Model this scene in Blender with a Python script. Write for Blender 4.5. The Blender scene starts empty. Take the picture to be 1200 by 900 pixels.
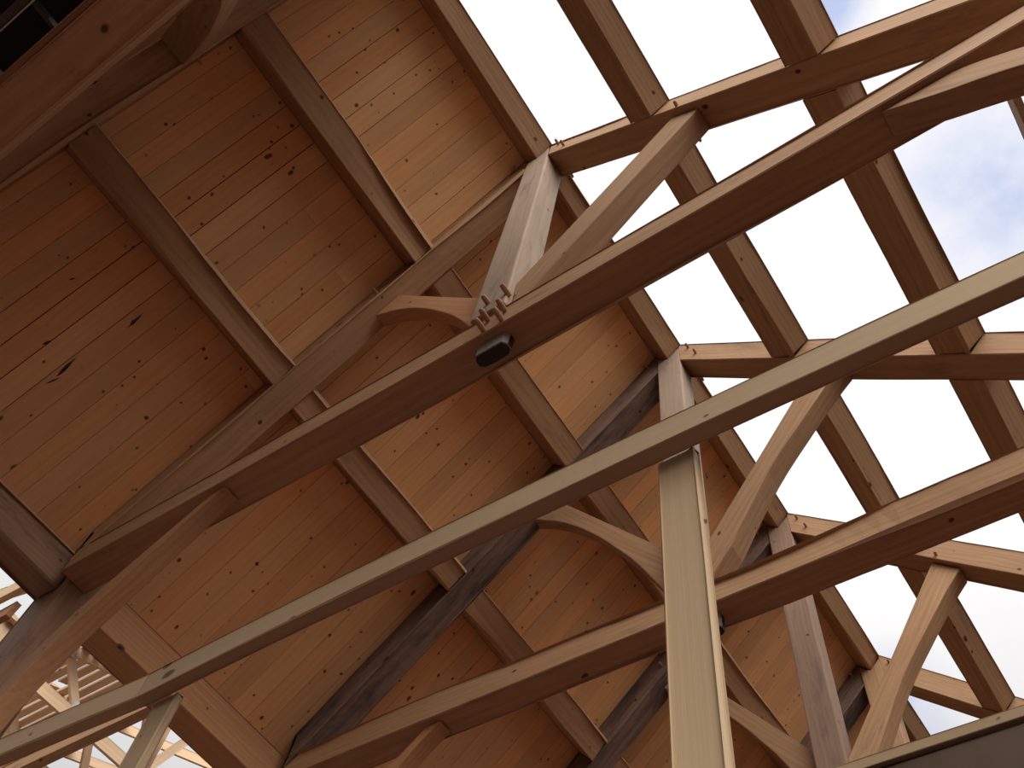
import bpy, bmesh, math, random
from mathutils import Vector, Matrix, noise
random.seed(7)
S = 4.5                      # metres per working unit
EYE = 1.6                    # camera height
T = 0.969                    # roof pitch (rise per run)
C = bpy.context.scene.collection
def W(x, y, z): return Vector((x * S, y * S, z * S + EYE))

# ------------------------------------------------------------------ materials
def newmat(name):
    m = bpy.data.materials.new(name); m.use_nodes = True
    nt = m.node_tree; nt.nodes.clear()
    out = nt.nodes.new('ShaderNodeOutputMaterial'); b = nt.nodes.new('ShaderNodeBsdfPrincipled')
    nt.links.new(b.outputs[0], out.inputs[0])
    return m, nt, b
def mixc(nt, fac, a, b, mode='MIX'):
    n = nt.nodes.new('ShaderNodeMix'); n.data_type = 'RGBA'; n.blend_type = mode
    L = nt.links
    if isinstance(fac, float): n.inputs[0].default_value = fac
    else: L.new(fac, n.inputs[0])
    for i, v in ((6, a), (7, b)):
        if isinstance(v, tuple): n.inputs[i].default_value = (*v, 1)
        else: L.new(v, n.inputs[i])
    return n.outputs[2]
def ramp(nt, src, pts):
    n = nt.nodes.new('ShaderNodeValToRGB'); nt.links.new(src, n.inputs[0])
    e = n.color_ramp.elements
    while len(e) < len(pts): e.new(0.5)
    for i, (p, c) in enumerate(pts):
        e[i].position = p; e[i].color = (c, c, c, 1) if not isinstance(c, tuple) else (*c, 1)
    return n.outputs[0]
def wood(name, base, dark, knot=(0.05, 0.022, 0.012), grain=0.5, knots=0.5, vary=0.25, stain=None, stain_amt=0.0,
         board=False, knot_scale=1.6, rough=0.7, kth=.055):
    m, nt, b = newmat(name); L = nt.links; N = nt.nodes.new
    tc = N('ShaderNodeTexCoord'); oi = N('ShaderNodeObjectInfo')
    off = N('ShaderNodeVectorMath'); off.operation = 'ADD'; L.new(tc.outputs['Object'], off.inputs[0])
    sc = N('ShaderNodeMath'); sc.operation = 'MULTIPLY'; sc.inputs[1].default_value = 37.0
    rnd = oi.outputs['Random']
    if board:
        at = N('ShaderNodeAttribute'); at.attribute_name = 'board'; rnd = at.outputs['Fac']
    L.new(rnd, sc.inputs[0]); L.new(sc.outputs[0], off.inputs[1])
    def mp(s, v=None):
        n = N('ShaderNodeMapping'); n.inputs['Scale'].default_value = s; L.new(v or off.outputs[0], n.inputs[0]); return n.outputs[0]
    # long streaky fibres
    g1 = N('ShaderNodeTexNoise'); g1.inputs['Scale'].default_value = 1; g1.inputs['Detail'].default_value = 5; g1.inputs['Roughness'].default_value = .6
    L.new(mp((1.3, 42, 42)), g1.inputs[0])
    # growth-ring figure
    wv = N('ShaderNodeTexWave'); wv.wave_type = 'RINGS'; wv.rings_direction = 'X'
    wv.inputs['Scale'].default_value = 5.0; wv.inputs['Distortion'].default_value = 5.5; wv.inputs['Detail'].default_value = 2.5
    wv.inputs['Detail Scale'].default_value = 1.2
    ring_off = N('ShaderNodeVectorMath'); ring_off.operation = 'ADD'; ring_off.inputs[1].default_value = (0, .11, -.07)
    L.new(tc.outputs['Object'], ring_off.inputs[0])
    L.new(mp((.35, 1.6, 1.6), ring_off.outputs[0] if not board else None), wv.inputs[0])
    wr = ramp(nt, wv.outputs['Fac'], [(0.0, 0.0), (0.55, 0.15), (0.85, 1.0)])
    gr = ramp(nt, g1.outputs['Fac'], [(0.36, 0.0), (0.68, 1.0)])
    col = mixc(nt, gr, base, tuple(x * (1 - .45 * grain) + y * .45 * grain for x, y in zip(base, dark)))
    f = N('ShaderNodeMath'); f.operation = 'MULTIPLY'; f.inputs[1].default_value = .30 * grain; L.new(wr, f.inputs[0])
    col = mixc(nt, f.outputs[0], col, dark)
    # broad tonal patches
    p = N('ShaderNodeTexNoise'); p.inputs['Scale'].default_value = 1.0; p.inputs['Detail'].default_value = 3
    L.new(mp((1.1, 4.5, 4.5)), p.inputs[0])
    pr = ramp(nt, p.outputs['Fac'], [(0.35, 0.0), (0.7, 1.0)])
    f2 = N('ShaderNodeMath'); f2.operation = 'MULTIPLY'; f2.inputs[1].default_value = vary; L.new(pr, f2.inputs[0])
    col = mixc(nt, f2.outputs[0], col, tuple(x * .55 for x in base))
    # per piece tone
    rr = N('ShaderNodeMath'); rr.operation = 'MULTIPLY_ADD'; L.new(rnd, rr.inputs[0])
    rr.inputs[1].default_value = .26 if board else .25; rr.inputs[2].default_value = .86 if board else .87
    hv = N('ShaderNodeHueSaturation'); L.new(rr.outputs[0], hv.inputs['Value']); L.new(col, hv.inputs['Color'])
    if board:
        at2 = N('ShaderNodeAttribute'); at2.attribute_name = 'red'
        hs = N('ShaderNodeMath'); hs.operation = 'MULTIPLY_ADD'; L.new(at2.outputs['Fac'], hs.inputs[0])
        hs.inputs[1].default_value = -.007; hs.inputs[2].default_value = .5; L.new(hs.outputs[0], hv.inputs['Hue'])
        ss = N('ShaderNodeMath'); ss.operation = 'MULTIPLY_ADD'; L.new(at2.outputs['Fac'], ss.inputs[0])
        ss.inputs[1].default_value = .10; ss.inputs[2].default_value = .95; L.new(ss.outputs[0], hv.inputs['Saturation'])
    col = hv.outputs[0]
    if stain:
        sn = N('ShaderNodeTexNoise'); sn.inputs['Scale'].default_value = 1; sn.inputs['Detail'].default_value = 6; sn.inputs['Roughness'].default_value = .7
        L.new(mp((1.6, 7, 7)), sn.inputs[0])
        sr = ramp(nt, sn.outputs['Fac'], [(0.62 - .3 * stain_amt, 0.0), (0.8 - .3 * stain_amt, 1.0)])
        f3 = N('ShaderNodeMath'); f3.operation = 'MULTIPLY'; f3.inputs[1].default_value = .85; L.new(sr, f3.inputs[0])
        col = mixc(nt, f3.outputs[0], col, stain)
    # knots
    for sx, s, th, soft, keep in ((.62, knot_scale * 2.2, kth, .03, knots), (.8, knot_scale * 4.0, .07, .04, knots * (1.7 if board else .6))) + (((.8, knot_scale * 6.0, .075, .05, knots),) if board else ()):
        v = N('ShaderNodeTexVoronoi'); v.inputs['Scale'].default_value = s
        warp = N('ShaderNodeTexNoise'); warp.inputs['Scale'].default_value = 9
        L.new(off.outputs[0], warp.inputs[0])
        wm = mixc(nt, .035, mp((sx, 1, 1)), warp.outputs['Color'], 'ADD')
        L.new(wm, v.inputs[0])
        kr = ramp(nt, v.outputs['Distance'], [(0.0, 1.0), (th, .85), (th + soft, 0.0)])
        sep = N('ShaderNodeSeparateColor'); L.new(v.outputs['Color'], sep.inputs[0])
        lt = N('ShaderNodeMath'); lt.operation = 'LESS_THAN'; lt.inputs[1].default_value = keep; L.new(sep.outputs[0], lt.inputs[0])
        km = N('ShaderNodeMath'); km.operation = 'MULTIPLY'; L.new(kr, km.inputs[0]); L.new(lt.outputs[0], km.inputs[1])
        col = mixc(nt, km.outputs[0], col, knot)
    L.new(col, b.inputs['Base Color'])
    b.inputs['Roughness'].default_value = rough; b.inputs['Specular IOR Level'].default_value = .25
    bp = N('ShaderNodeBump'); bp.inputs['Strength'].default_value = .25; bp.inputs['Distance'].default_value = .006
    L.new(g1.outputs['Fac'], bp.inputs['Height']); L.new(bp.outputs[0], b.inputs['Normal'])
    return m
def plain(name, col, rough=.7, metal=0.0, nscale=8, amt=.4):
    m, nt, b = newmat(name); N = nt.nodes.new
    tc = N('ShaderNodeTexCoord'); n = N('ShaderNodeTexNoise'); n.inputs['Scale'].default_value = nscale; n.inputs['Detail'].default_value = 5
    nt.links.new(tc.outputs['Object'], n.inputs[0])
    c = mixc(nt, n.outputs['Fac'], tuple(x * (1 + amt) for x in col), tuple(x * (1 - amt) for x in col))
    nt.links.new(c, b.inputs['Base Color']); b.inputs['Roughness'].default_value = rough; b.inputs['Metallic'].default_value = metal
    return m

M_TIM = wood('sawn_pine_timber', (.45, .285, .165), (.24, .12, .06), grain=.8, knots=.4, vary=.3, stain=(.16, .105, .075), stain_amt=.12)
M_TIMR = wood('fresh_reddish_timber', (.50, .27, .14), (.27, .12, .055), grain=.7, knots=.4, vary=.25)
M_GREY = wood('weathered_grey_timber', (.40, .315, .25), (.24, .17, .125), grain=.6, knots=.35, vary=.35, stain=(.17, .13, .11), stain_amt=.3)
M_GREYB = wood('weathered_brown_timber', (.36, .245, .185), (.19, .12, .09), grain=.8, knots=.4, vary=.35, stain=(.15, .10, .085), stain_amt=.3)
M_BROWN = wood('shade_darkened_brown_timber', (.30, .185, .12), (.15, .08, .05), grain=.7, knots=.4, vary=.4, stain=(.09, .06, .045), stain_amt=.3)  # stained brown, with the shade of the left end darkened into the colour
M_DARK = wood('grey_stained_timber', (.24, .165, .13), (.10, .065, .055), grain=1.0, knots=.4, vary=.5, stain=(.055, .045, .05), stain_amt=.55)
M_WHITE = wood('pale_planed_lumber', (.46, .355, .235), (.36, .26, .15), knot=(.12, .06, .03), grain=.3, knots=.6, vary=.12, knot_scale=2.2, kth=.10)
M_BG = wood('pale_truss_lumber', (.80, .60, .41), (.45, .30, .17), grain=.5, knots=.3, vary=.12)
M_DECK = wood('pine_roof_boards', (.76, .45, .215), (.50, .24, .095), knot=(.07, .025, .01), grain=.42, knots=.42, vary=.22, board=True, knot_scale=1.8, rough=.62)
M_PEG = plain('oak_peg', (.33, .18, .10), .6)
M_PLATE = plain('galvanised_plate', (.55, .60, .68), .4, .6, 60, .3)
M_BLACK = plain('black_felt_and_shade', (.006, .006, .007), .95)  # roof felt, and the black put in where there is only shade
M_STEEL = plain('dull_dark_steel', (.07, .06, .055), .55, .3)
M_COND = plain('bright_conduit', (.7, .7, .68), .3, .8)
M_FORM = plain('dark_form_plywood', (.085, .053, .034), .6, 0, 5, .7)
M_TAR = plain('blackened_end_grain', (.012, .010, .012), .5)
M_TARG = plain('grey_weathered_wood', (.24, .215, .20), .8, 0, 30, .5)
M_SCAR = plain('bark_pocket', (.03, .014, .008), .8)
M_BOUNCE = plain('pale_bounce_slab', (.42, .33, .25), .9, 0, 2, .15)
M_GROUND = plain('bare_earth', (.045, .016, .009), .95, 0, 1.5, .3)
M_FLOOR = plain('plywood_subfloor', (.085, .027, .014), .85, 0, 4, .3)

# ------------------------------------------------------------------ builders
ALL = []
def put(name, me, mat, parent=None, mw=None):
    o = bpy.data.objects.new(name, me); C.objects.link(o)
    if mat: me.materials.append(mat)
    mw = mw or Matrix.Identity(4)
    if parent:
        o.parent = parent; o.matrix_local = WM[parent.name].inverted() @ mw
    else: o.matrix_local = mw
    WM[o.name] = mw.copy()
    return o
WM = {}
def empty(name, loc):
    o = bpy.data.objects.new(name, None); C.objects.link(o); o.empty_display_size = .2
    o.location = loc; WM[o.name] = Matrix.Translation(loc); return o
def tag(o, label=None, cat=None, group=None, kind=None):
    if label: o['label'] = label
    if cat: o['category'] = cat
    if group: o['group'] = group
    if kind: o['kind'] = kind
    return o
def n1(x, s): return noise.noise(Vector((x, s * 13.7, s * 7.3)))
def beam(name, p0, p1, up, w, h, mat, parent=None, wane=.5, cham=.006, seed=None, bow=(0, 0), cut0=None, cut1=None, seg=None, rough=.0015):
    """timber with centre line p0-p1 (unit coords), w across, h along `up`; corners have an irregular waney chamfer"""
    p0 = W(*p0); p1 = W(*p1); w *= S; h *= S
    ax = (p1 - p0); Ln = ax.length; ax.normalize()
    up = Vector(up); az = (up - ax * up.dot(ax)).normalized(); ay = az.cross(ax)
    mid = (p0 + p1) / 2
    mw = Matrix((( ax.x, ay.x, az.x, mid.x), (ax.y, ay.y, az.y, mid.y), (ax.z, ay.z, az.z, mid.z), (0, 0, 0, 1)))
    seed = seed if seed is not None else random.uniform(0, 100)
    n = seg or max(8, int(Ln / .11)); bm = bmesh.new(); rings = []
    for i in range(n + 1):
        t = i / n; x = (t - .5) * Ln
        dy = bow[0] * S * 4 * t * (1 - t); dz = bow[1] * S * 4 * t * (1 - t)
        ring = []
        for k, (sy, sz) in enumerate(((-1, -1), (1, -1), (1, 1), (-1, 1))):
            c = cham + wane * .085 * max(0, n1(x * .55, seed + k * 3.1) - .08) + wane * .007 * abs(n1(x * 4.5, seed + k))
            c = min(c, w * .3, h * .3)
            jy = rough * n1(x * 2, seed + k + 50); jz = rough * n1(x * 2, seed + k + 80)
            a = Vector((x, sy * w / 2 + dy + jy, sz * (h / 2 - c) + dz)); b = Vector((x, sy * (w / 2 - c) + dy, sz * h / 2 + dz + jz))
            ring += [a, b] if sy * sz < 0 else [b, a]
        # order: go round consistently
        rings.append(ring)
    if cut0 or cut1:
        inv = mw.inverted()
        for cut, side in ((cut0, 0), (cut1, 1)):
            if not cut: continue
            q = inv @ W(*cut[0]); nn = inv.to_3x3() @ Vector(cut[1])
            for i in range(n + 1):
                for v in rings[i]:
                    lim = q.x - ((v.y - q.y) * nn.y + (v.z - q.z) * nn.z) / nn.x
                    if side == 0: v.x = lim + (v.x + Ln / 2) * 1.0 if False else v.x + (lim + Ln / 2) * (1 - i / n)
                    else: v.x = v.x + (lim - Ln / 2) * (i / n)
    vs = [[bm.verts.new(v) for v in r] for r in rings]
    for i in range(n):
        for k in range(8):
            k2 = (k + 1) % 8
            bm.faces.new((vs[i][k], vs[i][k2], vs[i + 1][k2], vs[i + 1][k]))
    bm.faces.new(list(reversed(vs[0]))); bm.faces.new(vs[-1])
    bmesh.ops.recalc_face_normals(bm, faces=bm.faces)
    me = bpy.data.meshes.new(name); bm.to_mesh(me); bm.free()
    return put(name, me, mat, parent, mw)
def smooth_poly(pts, per=6):
    """Catmull-Rom through points"""
    out = []
    for i in range(len(pts) - 1):
        p0 = pts[max(i - 1, 0)]; p1 = pts[i]; p2 = pts[i + 1]; p3 = pts[min(i + 2, len(pts) - 1)]
        for k in range(per):
            t = k / per
            out.append(tuple(.5 * ((2 * b) + (-a + c) * t + (2 * a - 5 * b + 4 * c - d) * t * t + (-a + 3 * b - 3 * c + d) * t ** 3)
                             for a, b, c, d in zip(p0, p1, p2, p3)))
    out.append(tuple(pts[-1])); return out
def profile(name, poly, y0, y1, mat, parent=None, longdir=None, bev=.008, axis='Y'):
    """solid extruded across the truss from an outline in the X-Z plane (unit coords)"""
    cx = sum(p[0] for p in poly) / len(poly); cz = sum(p[1] for p in poly) / len(poly); cy = (y0 + y1) / 2
    d = Vector((longdir[0], 0, longdir[1])).normalized() if longdir else Vector((1, 0, 0))
    ay = Vector((0, 1, 0)); az = d.cross(ay)
    o = W(cx, cy, cz)
    mw = Matrix(((d.x, ay.x, az.x, o.x), (d.y, ay.y, az.y, o.y), (d.z, ay.z, az.z, o.z), (0, 0, 0, 1))); inv = mw.inverted()
    bm = bmesh.new(); a = [bm.verts.new(inv @ W(x, y0, z)) for x, z in poly]; b = [bm.verts.new(inv @ W(x, y1, z)) for x, z in poly]
    n = len(poly); fa = bm.faces.new(a); fb = bm.faces.new(list(reversed(b)))
    for i in range(n): bm.faces.new((a[i], b[i], b[(i + 1) % n], a[(i + 1) % n]))
    bmesh.ops.recalc_face_normals(bm, faces=bm.faces)
    es = [e for e in bm.edges if fa in e.link_faces or fb in e.link_faces]
    es += [e for e in bm.edges if e not in es and len(e.link_faces) == 2 and e.calc_face_angle() > .5]
    bmesh.ops.bevel(bm, geom=es, offset=bev, segments=2, affect='EDGES', profile=.6)
    me = bpy.data.meshes.new(name); bm.to_mesh(me); bm.free()
    return put(name, me, mat, parent, mw)
def peg(x, y, z, d, ln=.05, r=.0165, parent=None, base=.03, name='peg'):
    """tapered round peg; d = unit direction in which it sticks out, base = depth buried"""
    d = Vector(d).normalized(); p = W(x, y, z)
    a = Vector((0, 0, 1)) if abs(d.z) < .9 else Vector((1, 0, 0)); u = d.cross(a).normalized(); v = d.cross(u)
    mw = Matrix(((d.x, u.x, v.x, p.x), (d.y, u.y, v.y, p.y), (d.z, u.z, v.z, p.z), (0, 0, 0, 1)))
    bm = bmesh.new(); rs = []
    for t, rr in ((-base, r), (ln * .6, r), (ln * .92, r * .8), (ln, r * .6)):
        rs.append([bm.verts.new((t, rr * math.cos(k * math.pi / 4 + .3), rr * math.sin(k * math.pi / 4 + .3))) for k in range(8)])
    for i in range(3):
        for k in range(8): bm.faces.new((rs[i][k], rs[i][(k + 1) % 8], rs[i + 1][(k + 1) % 8], rs[i + 1][k]))
    bm.faces.new(rs[0]); bm.faces.new(rs[-1]); bmesh.ops.recalc_face_normals(bm, faces=bm.faces)
    me = bpy.data.meshes.new(name); bm.to_mesh(me); bm.free()
    return put(name, me, M_PEG, parent, mw)

# ------------------------------------------------------------------ trusses
BW = .051                                   # beam width
TR = [(-.209, -.158), (.311, .362), (.809, .860), (1.307, 1.358), (1.800, 1.851)]   # Y extent of the five trusses
RB, RT_ = 1.383, 1.457                      # right rafter underside / top at X=0
LB, LT_ = 2.139, 2.213                      # left
XL, XR = -.418, -.365                       # king post sides
TLAB = ['pegged king post roof truss darkest and nearest, crossing the top left corner',
        'pegged king post roof truss with a black tenon end under its tie beam',
        'pegged king post roof truss right behind the pale upright stud',
        'pegged king post roof truss fourth from the top left, foot behind the dark header',
        'pegged king post roof truss farthest away at the lower right end of the ridge']
def truss(i):
    y0, y1 = TR[i]; yc = (y0 + y1) / 2
    t = empty('king_post_truss', W(-.39, yc, 1.0)); tag(t, TLAB[i], 'roof truss', 'king post trusses under the ridge')
    mt = M_TIM; xl = -1.15
    tie = beam('tie_beam', (xl, yc, 1.0265), (.456, yc, 1.0265), (0, 0, 1), BW, .053, mt, t,
               wane=[.3, .35, .75, .5, .5][i], bow=((.006, 0) if i == 1 else (0, 0)), seed=3 + i)
    kmat = M_TIM if i == 4 else M_GREYB if i == 3 else M_GREY
    kp = profile('king_post', [(XL, 1.0535), (XR, 1.0535), (XR, 1.800), (-.394, 1.771), (XL, 1.794)], y0 + .001, y1 - .001, kmat, t, (0, 1), bev=.014)
    # rafters
    a0 = (XR, RT_ - T * XR); a1 = (XR, RB - T * XR)
    cR = [(-.365, (RB + RT_) / 2 + T * .365), (.39, (RB + RT_) / 2 - T * .39)]
    rr = beam('rafter', (cR[0][0], yc, cR[0][1]), (.385, yc, (RB + RT_) / 2 - T * .385), (T, 0, 1), BW, .0531, M_TIM if i != 4 else M_TIM, t,
              wane=.45, seed=20 + i, cut0=((XR, yc, 1.8), (1, 0, 0)), cut1=((.38, yc, 1.054), (0, 0, 1)))
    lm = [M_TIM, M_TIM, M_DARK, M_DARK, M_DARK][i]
    ll = beam('rafter', (-1.14, yc, (LB + LT_) / 2 - T * 1.14), (XL, yc, (LB + LT_) / 2 + T * XL), (-T, 0, 1), BW, .0531, lm, t,
              wane=.5, seed=30 + i, cut0=((-1.1495, yc, 1.054), (1, 0, 0)), cut1=((XL, yc, 1.77), (1, 0, 0)))
    # right strut
    top = [(-.119, RB + T * .119 - .001), (XR, 1.132)]
    if i in (0, 1): bot = [(XR + .002, 1.056), (-.347, 1.0635), (-.077, RB + T * .077 - .001)]
    else: bot = [(XR + .002, 1.056), (-.355, 1.07)] + smooth_poly([(-.319, 1.118), (-.242, 1.252), (-.166, 1.352), (-.110, 1.42), (-.077, 1.455)], 4)
    profile('strut', top + bot, y0 + (.012 if i else .003), y0 + .049, M_TIM if i != 1 else M_TIM, t, (1, 1.42))
    # left strut, arched underside
    botc = smooth_poly([(-.442, 1.105), (-.472, 1.165), (-.503, 1.219), (-.566, 1.312), (-.637, 1.394), (-.709, LB - T * .709 - .001)], 5)
    prof = [(XL, 1.173), (XL, 1.062)] + botc + [(-.668, LB - T * .668 - .001)]
    profile('strut', prof, y0 + (.024 if i else .0), y0 + .05, M_TIMR if i == 1 else M_TIM, t, (-1, 1.25))
    # knee braces under the tie
    kl = smooth_poly([(-.822, .9995), (-.87, .958), (-.935, .885), (-1.0, .812), (-1.04, .742), (-1.075, .64), (-1.145, .50)], 4)
    ku = smooth_poly([(-1.148, .57), (-1.098, .68), (-1.062, .78), (-1.022, .845), (-.955, .91), (-.888, .965), (-.85, .9995)], 4)
    profile('knee_brace', kl + ku, y0 + .012, y0 + .040, M_TIMR, t, (1, 1))
    kr = smooth_poly([(.098, .9995), (.146, .962), (.179, .940), (.21, .915), (.27, .85), (.33, .75), (.37, .64), (.397, .52)], 4)
    kq = [(.397, .63)] + smooth_poly([(.385, .70), (.35, .79), (.30, .87), (.245, .94), (.195, .985), (.17, .9995)], 4)
    profile('knee_brace', kr + kq, y0 + .012, y0 + .042, M_TIM, t, (1, -1))
    # pegs
    if i == 0:
        for (x, z) in ((-.70, 1.49), (-.44, 1.775)): peg(x, y1, z, (0, 1, .05), .045, parent=ll, r=.012)
        return t
    for (x, z, ln) in ((-.364, 1.08, .055), (-.393, 1.08, .055), (-.365, 1.037, .05), (-.390, 1.037, .05), (-.366, 1.012, .05), (-.392, 1.010, .05)):
        peg(x, y0, z, (0, -1, .06), ln, parent=kp if z > 1.05 else tie)
    for (x, z) in ((-.375, 1.02), (-.40, 1.018)):
        peg(x, y1, z, (0, 1, -.1), .05, parent=tie)
    for (x, z) in ((-.345, 1.775), (-.33, 1.735)): peg(x, y0, z, (0, -1, .05), .045, parent=rr, r=.012)
    for (x, z) in ((-.345, 1.725), (-.098, 1.462)): peg(x, y1, z, (0, 1, -.3), .04, parent=rr, r=.012)
    peg(-.105, y0, 1.50, (0, -1, .1), .035, parent=rr, r=.013)
    for (x, z) in ((-.44, 1.775), (-.70, 1.49)): peg(x, y0, z, (0, -1, .05), .045, parent=ll, r=.012)
    # black tenon end below the tie
    if i in (1, 2):
        x0, x1 = (-.412, -.364) if i == 1 else (-.39, -.352); ya = y0 + .018; yb = y0 + .038
        bm = bmesh.new(); o = W((x0 + x1) / 2, (ya + yb) / 2, 1.0)
        hx = (x1 - x0) / 2 * S; hy = (yb - ya) / 2 * S; top_ = []; bo = []
        ring = [(-hx, -hy * .35), (-hx * .8, -hy), (hx * .8, -hy), (hx, -hy * .35), (hx, hy * .5), (hx * .72, hy), (0, hy * 1.12), (-hx * .72, hy), (-hx, hy * .5)]
        top_ = [bm.verts.new((x, y, .01)) for x, y in ring]; bo = [bm.verts.new((x * .97, y * .95, -.105)) for x, y in ring]
        fl = bm.faces.new(bo); bm.faces.new(top_)
        for k in range(len(ring)): bm.faces.new((top_[k], top_[(k + 1) % 9], bo[(k + 1) % 9], bo[k]))
        bmesh.ops.recalc_face_normals(bm, faces=bm.faces); bm.faces.ensure_lookup_table()
        for f in bm.faces: f.material_index = 0 if (f.normal.y < -.2 and abs(f.normal.z) < .5) else 1
        bmesh.ops.bevel(bm, geom=[e for e in fl.edges], offset=.005, segments=2, affect='EDGES')
        me = bpy.data.meshes.new('tenon_end'); bm.to_mesh(me); bm.free(); me.materials.append(M_TARG)
        q = put('tenon_end', me, None, kp, Matrix.Translation(o)); me.materials.append(M_TAR)
        q['label'] = 'blackened tenon end poking through the tie beam underside'
    return t
for i in range(5): truss(i)

# ------------------------------------------------------------------ purlins and ridge (bay k lies between truss k and k+1)
BAYL = ['in the dark top left bay', 'in the second bay from the top left, between the two big trusses', 'in the third bay, behind the pale stud', 'in the last bay at the lower right']
def bay(k):
    return TR[k][1] + .0005, TR[k + 1][0] - .0005
D = .0525
def left_purlin(xa, k, lab, mat=M_TIM, wn=.8):
    ya, yb = bay(k); xb = xa + D * .718
    cx = (xa + xb) / 2 - D / 2 * .696; cz = LB + T * (xa + xb) / 2 + D / 2 * .718
    o = beam('purlin', (cx, ya, cz), (cx, yb, cz), (-T, 0, 1), D, D, mat, wane=wn)
    tag(o, lab, 'purlin', 'purlins under the boarded slope')
PL = ['lower purlin under the boards in the dark top left bay',
      'lower purlin crossed by the long pale rail, between the second and third trusses',
      'lower purlin between the third and fourth trusses, below the tie beam at bottom centre',
      'lower purlin at the bottom edge between the last two trusses']
PU = ['upper purlin under the boards nearest the top edge of the picture',
      'upper purlin running beneath the boards just past the black tenon end',
      'upper purlin just left of the pale stud, behind the curved strut',
      'upper purlin right of the pale stud between the last two trusses']
for k in range(4):
    left_purlin(-.8625, k, PL[k]); left_purlin(-.6245, k, PU[k], wn=1.0 if k == 0 else .6)
def right_purlin(xa, k, lab, w=D, mat=M_TIM, grp='bare purlins against the sky'):
    ya, yb = bay(k); xb = xa + w * .718
    cx = (xa + xb) / 2 + D / 2 * .696; cz = RB - T * (xa + xb) / 2 + D / 2 * .718
    o = beam('purlin', (cx, ya, cz), (cx, yb, cz), (T, 0, 1), w, D, mat, wane=.5)
    tag(o, lab, 'purlin', grp)
QA = ['bare purlin against the sky running off the top edge, next to the ridge',
      'bare purlin against the sky in the middle bay, next to the ridge',
      'bare purlin against the sky below the long pale rail, meeting the leaning strut',
      'bare purlin against the sky at the lower right, ending above the dark header']
QB = ['bare purlin against the sky in the top right corner bay',
      'bare purlin against the sky crossing behind the big tie beam at the right',
      'bare purlin against the sky cut off by the right edge below the pale rail', None]
for k in range(4):
    right_purlin(-.187, k, QA[k], .0515)
    if QB[k]: right_purlin(.050, k, QB[k], .056)
RD = .048
RIDGE = ['ridge beam length coming in at the top edge beside the boards', 'ridge beam length between the second and third king posts',
         'ridge beam length behind the leaning strut right of the pale rail', 'ridge beam length between the last two king posts', 'short ridge beam length beyond the farthest truss']
for k in range(5):
    ya = (TR[k][0] + TR[k][1]) / 2 if k else TR[0][0]; yb = (TR[k + 1][0] + TR[k + 1][1]) / 2 if k < 4 else 2.3
    # right corner (-.361,1.807); bottom corner (-.394,1.773); left corner (-.428,1.806)
    cx, cz = -.3945, 1.8065
    o = beam('ridge_beam', (cx, ya + .0004, cz), (cx, yb - .0004, cz), (T, 0, 1), RD, RD, M_TIM, wane=.45)
    tag(o, RIDGE[k], 'ridge beam', 'ridge beam lengths along the peak')

# ------------------------------------------------------------------ roof boarding (left slope), one mesh of tongue and groove boards
def deck(name, side, ya, yb, x_top, x_eave):
    bm = bmesh.new(); la = bm.verts.layers.float.new('board'); lr = bm.verts.layers.float.new('red')
    d = Vector((1, 0, T)).normalized() if side < 0 else Vector((1, 0, -T)).normalized()
    ay = Vector((0, 1, 0)); az = d.cross(ay)
    c0 = (LT_ if side < 0 else RT_) + .0006
    zf = (lambda x: c0 + T * x) if side < 0 else (lambda x: c0 - T * x)
    o = W((x_top + x_eave) / 2, (ya + yb) / 2, zf((x_top + x_eave) / 2))
    mw = Matrix(((d.x, ay.x, az.x, o.x), (d.y, ay.y, az.y, o.y), (d.z, ay.z, az.z, o.z), (0, 0, 0, 1))); inv = mw.inverted()
    w = .0374; y = ya; rnd = random.Random(11 if side < 0 else 5)
    while y < yb:
        # butt joints
        cuts = [x_eave]
        if rnd.random() < .25: cuts.append(x_eave + (x_top - x_eave) * rnd.uniform(.25, .8))
        cuts.append(x_top)
        for a, b in zip(cuts[:-1], cuts[1:]):
            v = rnd.random(); red = rnd.random() ** 2 * .8 if rnd.random() < .86 else 1.0
            dz = rnd.uniform(0, .0016); g = .0009 + (rnd.random() < .15) * .0018; ch = .0022
            pa = inv @ W(a, y, zf(a)); pb = inv @ W(b, y, zf(b)); x0, x1 = sorted((pa.x, pb.x)); x0 += .0008; x1 -= .0008
            yA = pa.y + g; yB = pa.y + w * S - g; th = .028
            sec = [(yA + ch, dz), (yB - ch, dz), (yB, dz + ch), (yB, th), (yA, th), (yA, dz + ch)]
            n = 6; rings = []
            for i in range(n + 1):
                xx = x0 + (x1 - x0) * i / n
                r = [bm.verts.new((xx, yy, zz)) for yy, zz in sec]
                for q in r: q[la] = v; q[lr] = red
                rings.append(r)
            for i in range(n):
                for k in range(6): bm.faces.new((rings[i][k], rings[i][(k + 1) % 6], rings[i + 1][(k + 1) % 6], rings[i + 1][k]))
            bm.faces.new(rings[0]); bm.faces.new(rings[-1])
        y += w
    # felt underlay closing the joints from above
    pa = inv @ W(x_eave, ya, zf(x_eave)); pb = inv @ W(x_top, yb, zf(x_top))
    x0, x1 = sorted((pa.x, pb.x))
    us = [bm.verts.new((x, yy, z)) for z in (.0285, .034) for x, yy in ((x0, pa.y), (x1, pa.y), (x1, pa.y + (y - ya) * S), (x0, pa.y + (y - ya) * S))]
    for f in ((0, 1, 2, 3), (7, 6, 5, 4), (0, 4, 5, 1), (1, 5, 6, 2), (2, 6, 7, 3), (3, 7, 4, 0)): bm.faces.new([us[q] for q in f]).material_index = 1
    bmesh.ops.recalc_face_normals(bm, faces=bm.faces)
    me = bpy.data.meshes.new(name); bm.to_mesh(me); bm.free()
    q = put(name, me, M_DECK, None, mw); me.materials.append(M_BLACK)
    return q
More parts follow.
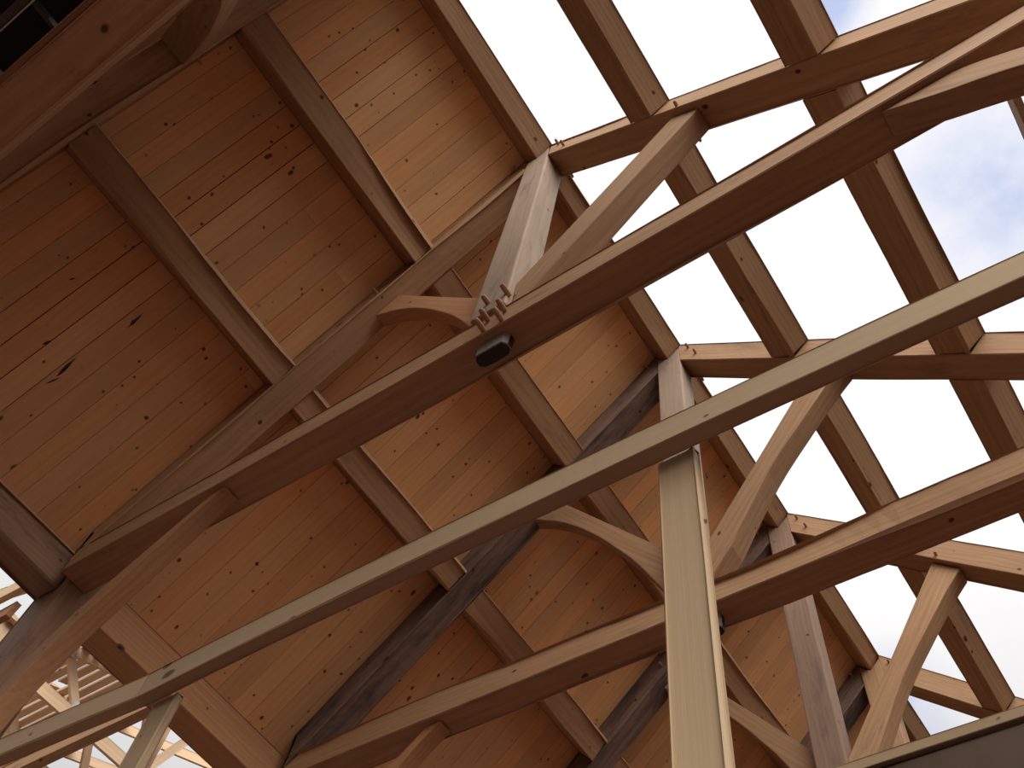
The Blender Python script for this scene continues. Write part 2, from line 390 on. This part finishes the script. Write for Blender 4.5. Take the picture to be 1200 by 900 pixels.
dk = deck('ceiling', -1, .0497 - .0374 * 9, 2.35, -.4235, -1.180)
def scar(px, w, ln, rot):
    bm = bmesh.new(); o = W(*px); d = Vector((1, 0, T)).normalized(); ay = Vector((0, 1, 0)); az = d.cross(ay); n = 14; ring = []
    for k in range(n):
        a = 2 * math.pi * k / n; q = 1 + .35 * noise.noise(Vector((math.cos(a) * 2, math.sin(a) * 2, px[0] * 50)))
        ring.append((math.cos(a) * ln * q * (1.0 if math.cos(a) > 0 else .7), math.sin(a) * w * q * (1.2 - abs(math.cos(a)))))
    lo = [bm.verts.new((x, y, -.0012)) for x, y in ring]; hi = [bm.verts.new((x, y, .004)) for x, y in ring]
    bm.faces.new(lo); bm.faces.new(hi)
    for k in range(n): bm.faces.new((lo[k], lo[(k + 1) % n], hi[(k + 1) % n], hi[k]))
    bmesh.ops.recalc_face_normals(bm, faces=bm.faces)
    me = bpy.data.meshes.new('bark_scar'); bm.to_mesh(me); bm.free()
    mw = Matrix(((d.x, ay.x, az.x, o.x), (d.y, ay.y, az.y, o.y), (d.z, ay.z, az.z, o.z), (0, 0, 0, 1))) @ Matrix.Rotation(rot, 4, 'Z')
    put('bark_scar', me, M_SCAR, dk, mw)['label'] = 'dark elongated bark scar'
for p_, w_, l_, r_ in [((-1.0549, 0.0938, 1.1912), 0.012, 0.115, -0.12), ((-0.966, 0.1014, 1.2773), 0.01, 0.09, -0.1), ((-1.0743, 0.0965, 1.1724), 0.006, 0.06, 0.25), ((-0.9856, -0.0042, 1.2583), 0.006, 0.03, 0.3), ((-1.0509, 0.0477, 1.1951), 0.008, 0.04, 0.2), ((-1.048, 0.5354, 1.1979), 0.014, 0.02, 0)]: scar(p_, w_, l_, r_)
tag(dk, 'sloping ceiling of knotty pine roof boards over the purlins', 'ceiling', kind='structure')

for sd, nm in ((-1, 'ceiling'), (1, 'ceiling')):
    q = deck(nm, sd, -1.55, -.30, -.4235 if sd < 0 else -.36, -1.180 if sd < 0 else .41)
    tag(q, 'roof boards closing the dark end of the hall outside the picture', 'ceiling', kind='structure')
# ------------------------------------------------------------------ eave plates and posts
PLB = ['eave plate at the left edge before the second truss post', 'eave plate under the boards crossed by the lower end of the pale rail',
       'eave plate continuing beyond the third truss below the picture', '']
for k in range(2):
    ya = TR[k][0] + (.04 if k == 0 else .078); yb = TR[k + 1][0] + .0205
    yb = TR[k + 1][0] + .020 ; ya = TR[k][0] + .078
    o = beam('eave_plate', (-1.2065, ya, 1.035), (-1.2065, yb, 1.035), (0, 0, 1), .056, .070, M_BROWN if k == 0 else M_TIMR, wane=1.0 if k == 0 else .3)
    tag(o, PLB[k], 'wall plate', 'eave plates along the low side')
def plank_post(name, x0, x1, y0, y1, z0, z1, mat, lab, cat, grp=None, wn=.3):
    o = beam(name, ((x0 + x1) / 2, (y0 + y1) / 2, z0), ((x0 + x1) / 2, (y0 + y1) / 2, z1), (0, 1, 0), x1 - x0, y1 - y0, mat, wane=wn)
    tag(o, lab, cat, grp); return o
GZ = -EYE / S
for i in range(3):
    plank_post('timber_post', -1.236, -1.1505, TR[i][0] + .0205, TR[i][0] + .0775, GZ + .004, 1.066, M_BROWN,
               ['timber post under the nearest truss beyond the left edge', 'dark timber post at the left edge carrying the second truss', 'timber post under the third truss below the picture'][i], 'post', 'timber posts on the low side')
for i in range(1, 4):
    plank_post('timber_post', .3985, .456, TR[i][0] + .0, TR[i][1] - .0, GZ + .004, .9995, M_TIM,
               ['timber post carrying the second truss beyond the right edge', 'timber post carrying the third truss beyond the right edge', 'timber post carrying the fourth truss beyond the right edge'][i - 1], 'post', 'timber posts on the open side')

# ------------------------------------------------------------------ temporary pale framing lumber
o = beam('top_rail', (-.742, .3407, .616), (.16, .3436, .608), (0, 0, 1), .0150, .0315, M_WHITE, wane=.12, cham=.003, bow=(-.0055, .001))
tag(o, 'long pale rail laid diagonally across the whole picture on the upright studs', 'rail', 'pale temporary framing')
o = beam('top_rail', (-1.035, .3355, .630), (-.7435, .3445, .624), (0, 0, 1), .0140, .0315, M_WHITE, wane=.12, cham=.003)
tag(o, 'short pale rail length butted to the long rail at the lower left', 'rail', 'pale temporary framing')
plank_post('stud', -.1845, -.153, .3492, .3582, GZ + .004, .6045, M_WHITE, 'pale knotty upright stud standing in front of the third truss', 'stud', 'pale temporary framing', .1)
plank_post('stud', -.734, -.702, .3497, .3587, GZ + .004, .6045, M_WHITE, 'pale stud at the rail joint in the lower left corner', 'stud', 'pale temporary framing', .1)

# header with a pale plate at the lower right
h = beam('plywood_header', (-.26, .6545, .508), (.20, .6505, .508), (0, 0, 1), .020, .055, M_FORM, wane=.05, cham=.003)
tag(h, 'dark brown plywood header across the lower right corner', 'header')
hp = beam('header_plate', (-.26, .6585, .5452), (.20, .6545, .5452), (0, 0, 1), .028, .0100, M_WHITE, wane=.08, cham=.002)
tag(hp, 'pale plate lying on the dark plywood header at the lower right', 'plate', 'pale temporary framing')
sp = beam('shadow_gap_strip', (-.26, .6600, .5379), (.20, .6560, .5379), (0, 0, 1), .020, .0042, M_BLACK, wane=0, cham=.0005)  # solid black strip in place of the shadow gap under the plate
tag(sp, 'black strip standing in for the shadow gap between pale plate and dark header', 'strip')
for x in (-.25, .18):
    plank_post('stud', x - .004, x + .004, .648, .668, GZ + .004, .480, M_WHITE, 'stud under the dark header outside the picture', 'stud', 'studs under the header', .1)
st = beam('batten', (-.372, 1.8605, 1.56), (-.372, 1.8605, 1.745), (0, 1, 0), .010, .008, M_WHITE, wane=.05, cham=.002)
tag(st, 'short pale batten standing behind the farthest truss at the lower right', 'batten')
lb = beam('loose_batten', (.2450, .3624, 1.1665), (.2450, .80, 1.1665), (0, 0, 1), .0085, .031, M_WHITE, wane=.1, cham=.002)
tag(lb, 'thin pale batten against the blue sky at the upper right edge', 'batten')

# ------------------------------------------------------------------ black sheet for the unlit attic, and steel frame past the first truss
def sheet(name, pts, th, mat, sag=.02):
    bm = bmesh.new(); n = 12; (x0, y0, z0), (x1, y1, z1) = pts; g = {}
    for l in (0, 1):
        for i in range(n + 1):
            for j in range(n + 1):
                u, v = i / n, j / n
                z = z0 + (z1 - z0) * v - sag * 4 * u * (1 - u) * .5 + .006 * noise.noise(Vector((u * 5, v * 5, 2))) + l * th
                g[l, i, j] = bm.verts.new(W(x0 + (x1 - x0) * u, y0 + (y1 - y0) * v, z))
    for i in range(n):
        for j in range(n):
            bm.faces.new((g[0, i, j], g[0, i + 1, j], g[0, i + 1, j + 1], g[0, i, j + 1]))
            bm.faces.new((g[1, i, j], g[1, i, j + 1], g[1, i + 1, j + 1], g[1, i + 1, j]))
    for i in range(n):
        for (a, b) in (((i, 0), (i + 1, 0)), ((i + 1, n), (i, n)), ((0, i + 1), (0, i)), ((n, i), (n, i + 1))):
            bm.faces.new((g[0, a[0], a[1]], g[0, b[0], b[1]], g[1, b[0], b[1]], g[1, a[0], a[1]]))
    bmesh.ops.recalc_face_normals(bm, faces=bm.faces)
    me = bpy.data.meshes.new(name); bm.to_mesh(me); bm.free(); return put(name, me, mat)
sh = sheet('dark_attic_sheet', ((-1.12, -.235, 1.10), (.35, -.95, 1.10)), .002, M_BLACK, .01)  # black sheet put in where the attic beyond is only unlit
tag(sh, 'black sheet standing in for the unlit attic past the nearest truss, top left corner', 'dark backing')
fr = empty('steel_grid', W(-.62, -.26, 1.03)); tag(fr, 'dull steel grid hanging below the black sheet in the top left corner', 'steel frame')
beam('cross_bar', (-1.1, -.262, 1.034), (.2, -.262, 1.034), (0, 0, 1), .0075, .008, M_STEEL, fr, wane=0, cham=.001)
for x in (-.70, -.6045, -.50, -.38): beam('grid_bar', (x, -.2182, 1.0432), (x, -.60, 1.0432), (0, 0, 1), .0045, .010, M_STEEL, fr, wane=0, cham=.001)
beam('cross_bar', (-1.1, -.335, 1.034), (.2, -.335, 1.034), (0, 0, 1), .0075, .008, M_STEEL, fr, wane=0, cham=.001)
co = beam('conduit', (-1.0, -.2545, 1.029), (.1, -.2545, 1.029), (0, 0, 1), .0016, .0016, M_COND, fr, wane=0, cham=.001); co['label'] = 'bright thin conduit'
bd = beam('ledger_board', (-1.1, -.2136, 1.0285), (.40, -.2136, 1.0285), (0, 0, 1), .009, .043, M_TIM, wane=.3, cham=.003)
tag(bd, 'dark ledger board fixed along the far face of the nearest tie beam', 'board')

# ------------------------------------------------------------------ neighbouring wing seen through the lower left opening
PLATE = []
def nailplate(x, y, z, w, h, parent, rot=0):
    bm = bmesh.new(); n = 6
    for i in range(n):
        for j in range(3):
            cy = (i - n / 2 + .5) * w / n; cz = (j - 1) * h / 3
            r = bmesh.ops.create_cube(bm, size=1, matrix=Matrix.Translation((.001, cy, cz)) @ Matrix.Diagonal((.003, w / n * .55, h / 3 * .8, 1)))
    bmesh.ops.create_cube(bm, size=1, matrix=Matrix.Diagonal((.0015, w, h, 1)))
    me = bpy.data.meshes.new('nail_plate'); bm.to_mesh(me); bm.free()
    return put('nail_plate', me, M_PLATE, parent, Matrix.Translation(W(x, y, z)) @ Matrix.Rotation(rot, 4, 'X'))
SL = .34                      # slope of the neighbour roof along Y
def zsl(y): return 1.405 + SL * (y - .60)
WL = ['pale prefabricated truss of the neighbouring wing nearest the opening, with grey nail plates',
      'second pale prefabricated truss of the neighbouring wing, its nail plate low at the left edge', 'third pale prefabricated truss of the neighbouring wing, mostly behind the others']
for k, X in enumerate((-1.75, -1.95, -2.15)):
    t = empty('wing_truss', W(X, .7, 1.27)); tag(t, WL[k], 'roof truss', 'prefabricated trusses of the neighbouring wing')
    beam('bottom_chord', (X, .40, 1.282), (X, 1.2, 1.282), (0, 0, 1), .0084, .031, M_BG, t, wane=.05, cham=.002)
    beam('top_chord', (X, .42, zsl(.42) - .010), (X, 1.2, zsl(1.2) - .010), (0, 0, 1), .0084, .024, M_BG, t, wane=.05, cham=.002)
    for (ya, yb) in ((.685, .60), (.69, .80), (.52, .595), (.88, .81), (.89, 1.0)):
        beam('web', (X - .0001, ya, 1.295), (X, yb, zsl(yb) - .012), (1, 0, 0), .020, .0084, M_BG, t, wane=.05, cham=.002)
    for y in (.688, .53, .885): nailplate(X + .0052, y, 1.296, .034 * S, .030 * S, t)
    nailplate(X + .0052, .598, zsl(.598) - .016, .03 * S, .02 * S, t)
rnd = random.Random(4)
ORD = 'first second third fourth fifth sixth seventh eighth ninth tenth eleventh twelfth thirteenth fourteenth fifteenth sixteenth'.split()
k = 0; y = .548
while y < .90:
    w = .0235; x0 = -1.60 - rnd.uniform(0, .03) - (.03 if k < 2 else 0); x1 = -2.6
    yc = y; z = zsl(yc)
    gaps = []
    xs = [x1, x0]
    if k >= 3 and k % 2: e_ = -1.95 + rnd.uniform(-.05, .05); xs = [x1, e_, e_ + rnd.uniform(.015, .05), x0]
    for a, b in zip(xs[::2], xs[1::2]):
        o = beam('slat', (a, yc, z + .0062), (b, yc, z + .0062), (0, -SL, 1), w, .0055, M_BG, wane=.05, cham=.002)
        tag(o, 'pale roof slat of the neighbouring wing, %s from the corner above the nail plates' % ORD[k], 'slat', 'roof slats of the neighbouring wing')
    y += w + (.0022 if k < 2 else .003 if k < 4 else .0045); k += 1
o = beam('wing_plate', (-2.4, .648, 1.115), (-1.28, .648, 1.115), (0, 0, 1), .020, .031, M_TIM, wane=.1, cham=.003)
tag(o, 'brown beam of the neighbouring wing under the short rail at the lower left', 'beam')

plank_post('board_post', -1.776, -1.7505, .24, .36, GZ + .004 - .21 / S, 1.125, M_BG, 'wide pale post holding the loose boards outside the left edge', 'post', None, .05)
bl = beam('leak_stop_board', (-1.1897, TR[0][0] + .078, 1.083), (-1.1897, TR[2][1] + .03, 1.083), (0, 0, 1), .0075, .0255, M_BROWN, wane=.02, cham=.002)  # added to close the light leak between plate and roof boards
tag(bl, 'thin board added on the eave plate to block sky light behind the board ends', 'board')
for k, (p0, p1, w_, h_) in enumerate((((-1.75, .303, 1.06), (-1.243, .322, 1.06), .010, .031), ((-1.75, .262, 1.10), (-1.30, .345, 1.10), .010, .026), ((-1.7512, .330, 1.02), (-1.30, .334, 1.02), .010, .031))):
    o = beam('loose_board', p0, p1, (0, 0, 1), w_, h_, M_BG if k != 2 else M_TIMR, wane=.05, cham=.002)
    tag(o, ['pale board butting the dark post at the left edge', 'slanting pale board above the others at the left edge', 'reddish board under the pale one at the left edge'][k], 'board', 'boards outside the left opening')
for (y, nm) in ((.43, 'near'), (1.17, 'far')):
    o = beam('wing_wall_plate', (-2.3, y, 1.2610), (-1.62, y, 1.2610), (0, 0, 1), .031, .0100, M_BG, wane=.05, cham=.002)
    tag(o, 'pale wall plate under the %s ends of the neighbouring wing trusses' % nm, 'plate', 'wall plates of the neighbouring wing')
    for x in (-2.28, -1.95, -1.64):
        plank_post('wing_stud', x - .0042, x + .0042, y - .0155, y + .0155, -.3583, 1.2558, M_BG, 'pale stud in the %s wall of the neighbouring wing' % nm, 'stud', 'studs of the neighbouring wing', .05)
for x, lab in ((-1.287, 'pale stud at the near end of the brown wing beam'), (-2.3, 'pale stud at the hidden far end of the brown wing beam')):
    plank_post('wing_stud', x - .0045, x + .0045, .634, .662, -.3583, 1.0990, M_BG, lab, 'stud', 'studs under the brown wing beam', .05)
for x, lab in () and ((-1.302, 'pale stud under the brown wing beam, rightmost at the lower left'), (-1.345, 'pale stud under the brown wing beam, beside the rightmost one'), (-1.47, 'pale stud under the brown wing beam, behind the rail joint'), (-1.62, 'pale stud under the brown wing beam, in the bottom left corner'), (-2.3, 'pale stud at the hidden far end of the brown wing beam')):
    plank_post('wing_stud', x - .0045, x + .0045, .634, .662, -.3583, 1.0990, M_BG, lab, 'stud', 'studs under the brown wing beam', .05)
# ------------------------------------------------------------------ ground and floor
def slab(name, x0, x1, y0, y1, z0, z1, mat, kind='structure'):
    bm = bmesh.new(); c = W((x0 + x1) / 2, (y0 + y1) / 2, 0)
    bmesh.ops.create_cube(bm, size=1, matrix=Matrix.Diagonal(((x1 - x0) * S, (y1 - y0) * S, z1 - z0, 1)))
    bmesh.ops.bevel(bm, geom=bm.edges[:], offset=.002, segments=1, affect='EDGES')
    me = bpy.data.meshes.new(name); bm.to_mesh(me); bm.free()
    o = put(name, me, mat, None, Matrix.Translation((c.x, c.y, (z0 + z1) / 2))); tag(o, kind=kind); return o
slab('floor', -1.3, .52, -1.6, 2.4, -.2, 0, M_FLOOR)['label'] = 'plywood subfloor of the open hall'
slab('floor', -4.2, -1.9, .1, 1.6, -.2, -.02, M_BOUNCE)['label'] = 'added pale slab out of view, bouncing light up into the neighbouring wing'  # unseen slab added as a reflector to brighten the wing slats from below
slab('ground', -16, 16, -16, 16, -.6, -.21, M_GROUND)['label'] = 'bare earth around the building site'

# ------------------------------------------------------------------ sky
w = bpy.data.worlds.new('sky'); bpy.context.scene.world = w; w.use_nodes = True; nt = w.node_tree; nt.nodes.clear(); N = nt.nodes.new; L = nt.links
tc = N('ShaderNodeTexCoord'); nz = N('ShaderNodeTexNoise'); nz.inputs['Scale'].default_value = 3.2; nz.inputs['Detail'].default_value = 7; nz.inputs['Roughness'].default_value = .55
L.new(tc.outputs['Generated'], nz.inputs[0])
def hole(d, r0, r1):
    dp = N('ShaderNodeVectorMath'); dp.operation = 'DISTANCE'; dp.inputs[1].default_value = Vector(d).normalized(); L.new(tc.outputs['Generated'], dp.inputs[0])
    return ramp(nt, dp.outputs['Value'], [(r0, 1.0), (r1, 0.0)])
HOLES = [((0.1474, 0.4066, 0.9016), 0.01, 0.13), ((-0.147, 0.7318, 0.6655), 0.01, 0.07), ((0.0978, 0.2009, 0.9747), 0.01, 0.05)]
tot = None
for d, r0, r1 in HOLES:
    h_ = hole(d, r0, r1)
    if tot is None: tot = h_
    else:
        mx = N('ShaderNodeMath'); mx.operation = 'MAXIMUM'; L.new(tot, mx.inputs[0]); L.new(h_, mx.inputs[1]); tot = mx.outputs[0]
cl = ramp(nt, nz.outputs['Fac'], [(.44, 1.0), (.58, 0.0)])
mu = N('ShaderNodeMath'); mu.operation = 'MULTIPLY'; L.new(tot, mu.inputs[0]); L.new(cl, mu.inputs[1])
col = mixc(nt, mu.outputs[0], (1.0, .985, .985), (.52, .60, .84))
sx = N('ShaderNodeSeparateXYZ'); L.new(tc.outputs['Generated'], sx.inputs[0])
hz = ramp(nt, sx.outputs['Z'], [(0.0, .03), (.15, .06), (.42, .5), (.75, 1.0)])
col = mixc(nt, 1.0, col, hz, 'MULTIPLY')
# the veiled sun behind the photographer's right shoulder brightens that side of the sky
sd = N('ShaderNodeVectorMath'); sd.operation = 'DOT_PRODUCT'; sd.inputs[1].default_value = Vector((.60, -.50, .58)).normalized(); L.new(tc.outputs['Generated'], sd.inputs[0])
lb_ = ramp(nt, sd.outputs['Value'], [(.70, 0.0), (.88, .40), (1.0, 1.0)])
lc = mixc(nt, 1.0, lb_, (6.8, 6.1, 5.3), 'MULTIPLY')
col = mixc(nt, 1.0, col, lc, 'ADD')
bg = N('ShaderNodeBackground'); L.new(col, bg.inputs[0]); bg.inputs[1].default_value = 1.0
ow = N('ShaderNodeOutputWorld'); L.new(bg.outputs[0], ow.inputs[0])

# ------------------------------------------------------------------ camera
R = ((0.82373161, 0.44706644, 0.34870882), (0.55590769, -0.75778443, -0.34165685), (0.1115028, 0.47528346, -0.87273866))
cd = bpy.data.cameras.new('camera'); cam = bpy.data.objects.new('camera', cd); C.objects.link(cam)
cam.matrix_world = Matrix.Translation((0, 0, EYE)) @ Matrix(R).to_4x4()
cd.sensor_width = 36; cd.lens = 1102.9 / 1200 * 36; cd.clip_start = .02; cd.clip_end = 500
sc = bpy.context.scene; sc.camera = cam
sc.view_settings.view_transform = 'Standard'; sc.view_settings.look = 'None'; sc.view_settings.gamma = 1
sc.view_settings.exposure = 0.06
sc.cycles.max_bounces = 10; sc.cycles.diffuse_bounces = 6
sc.cycles.use_denoising = True
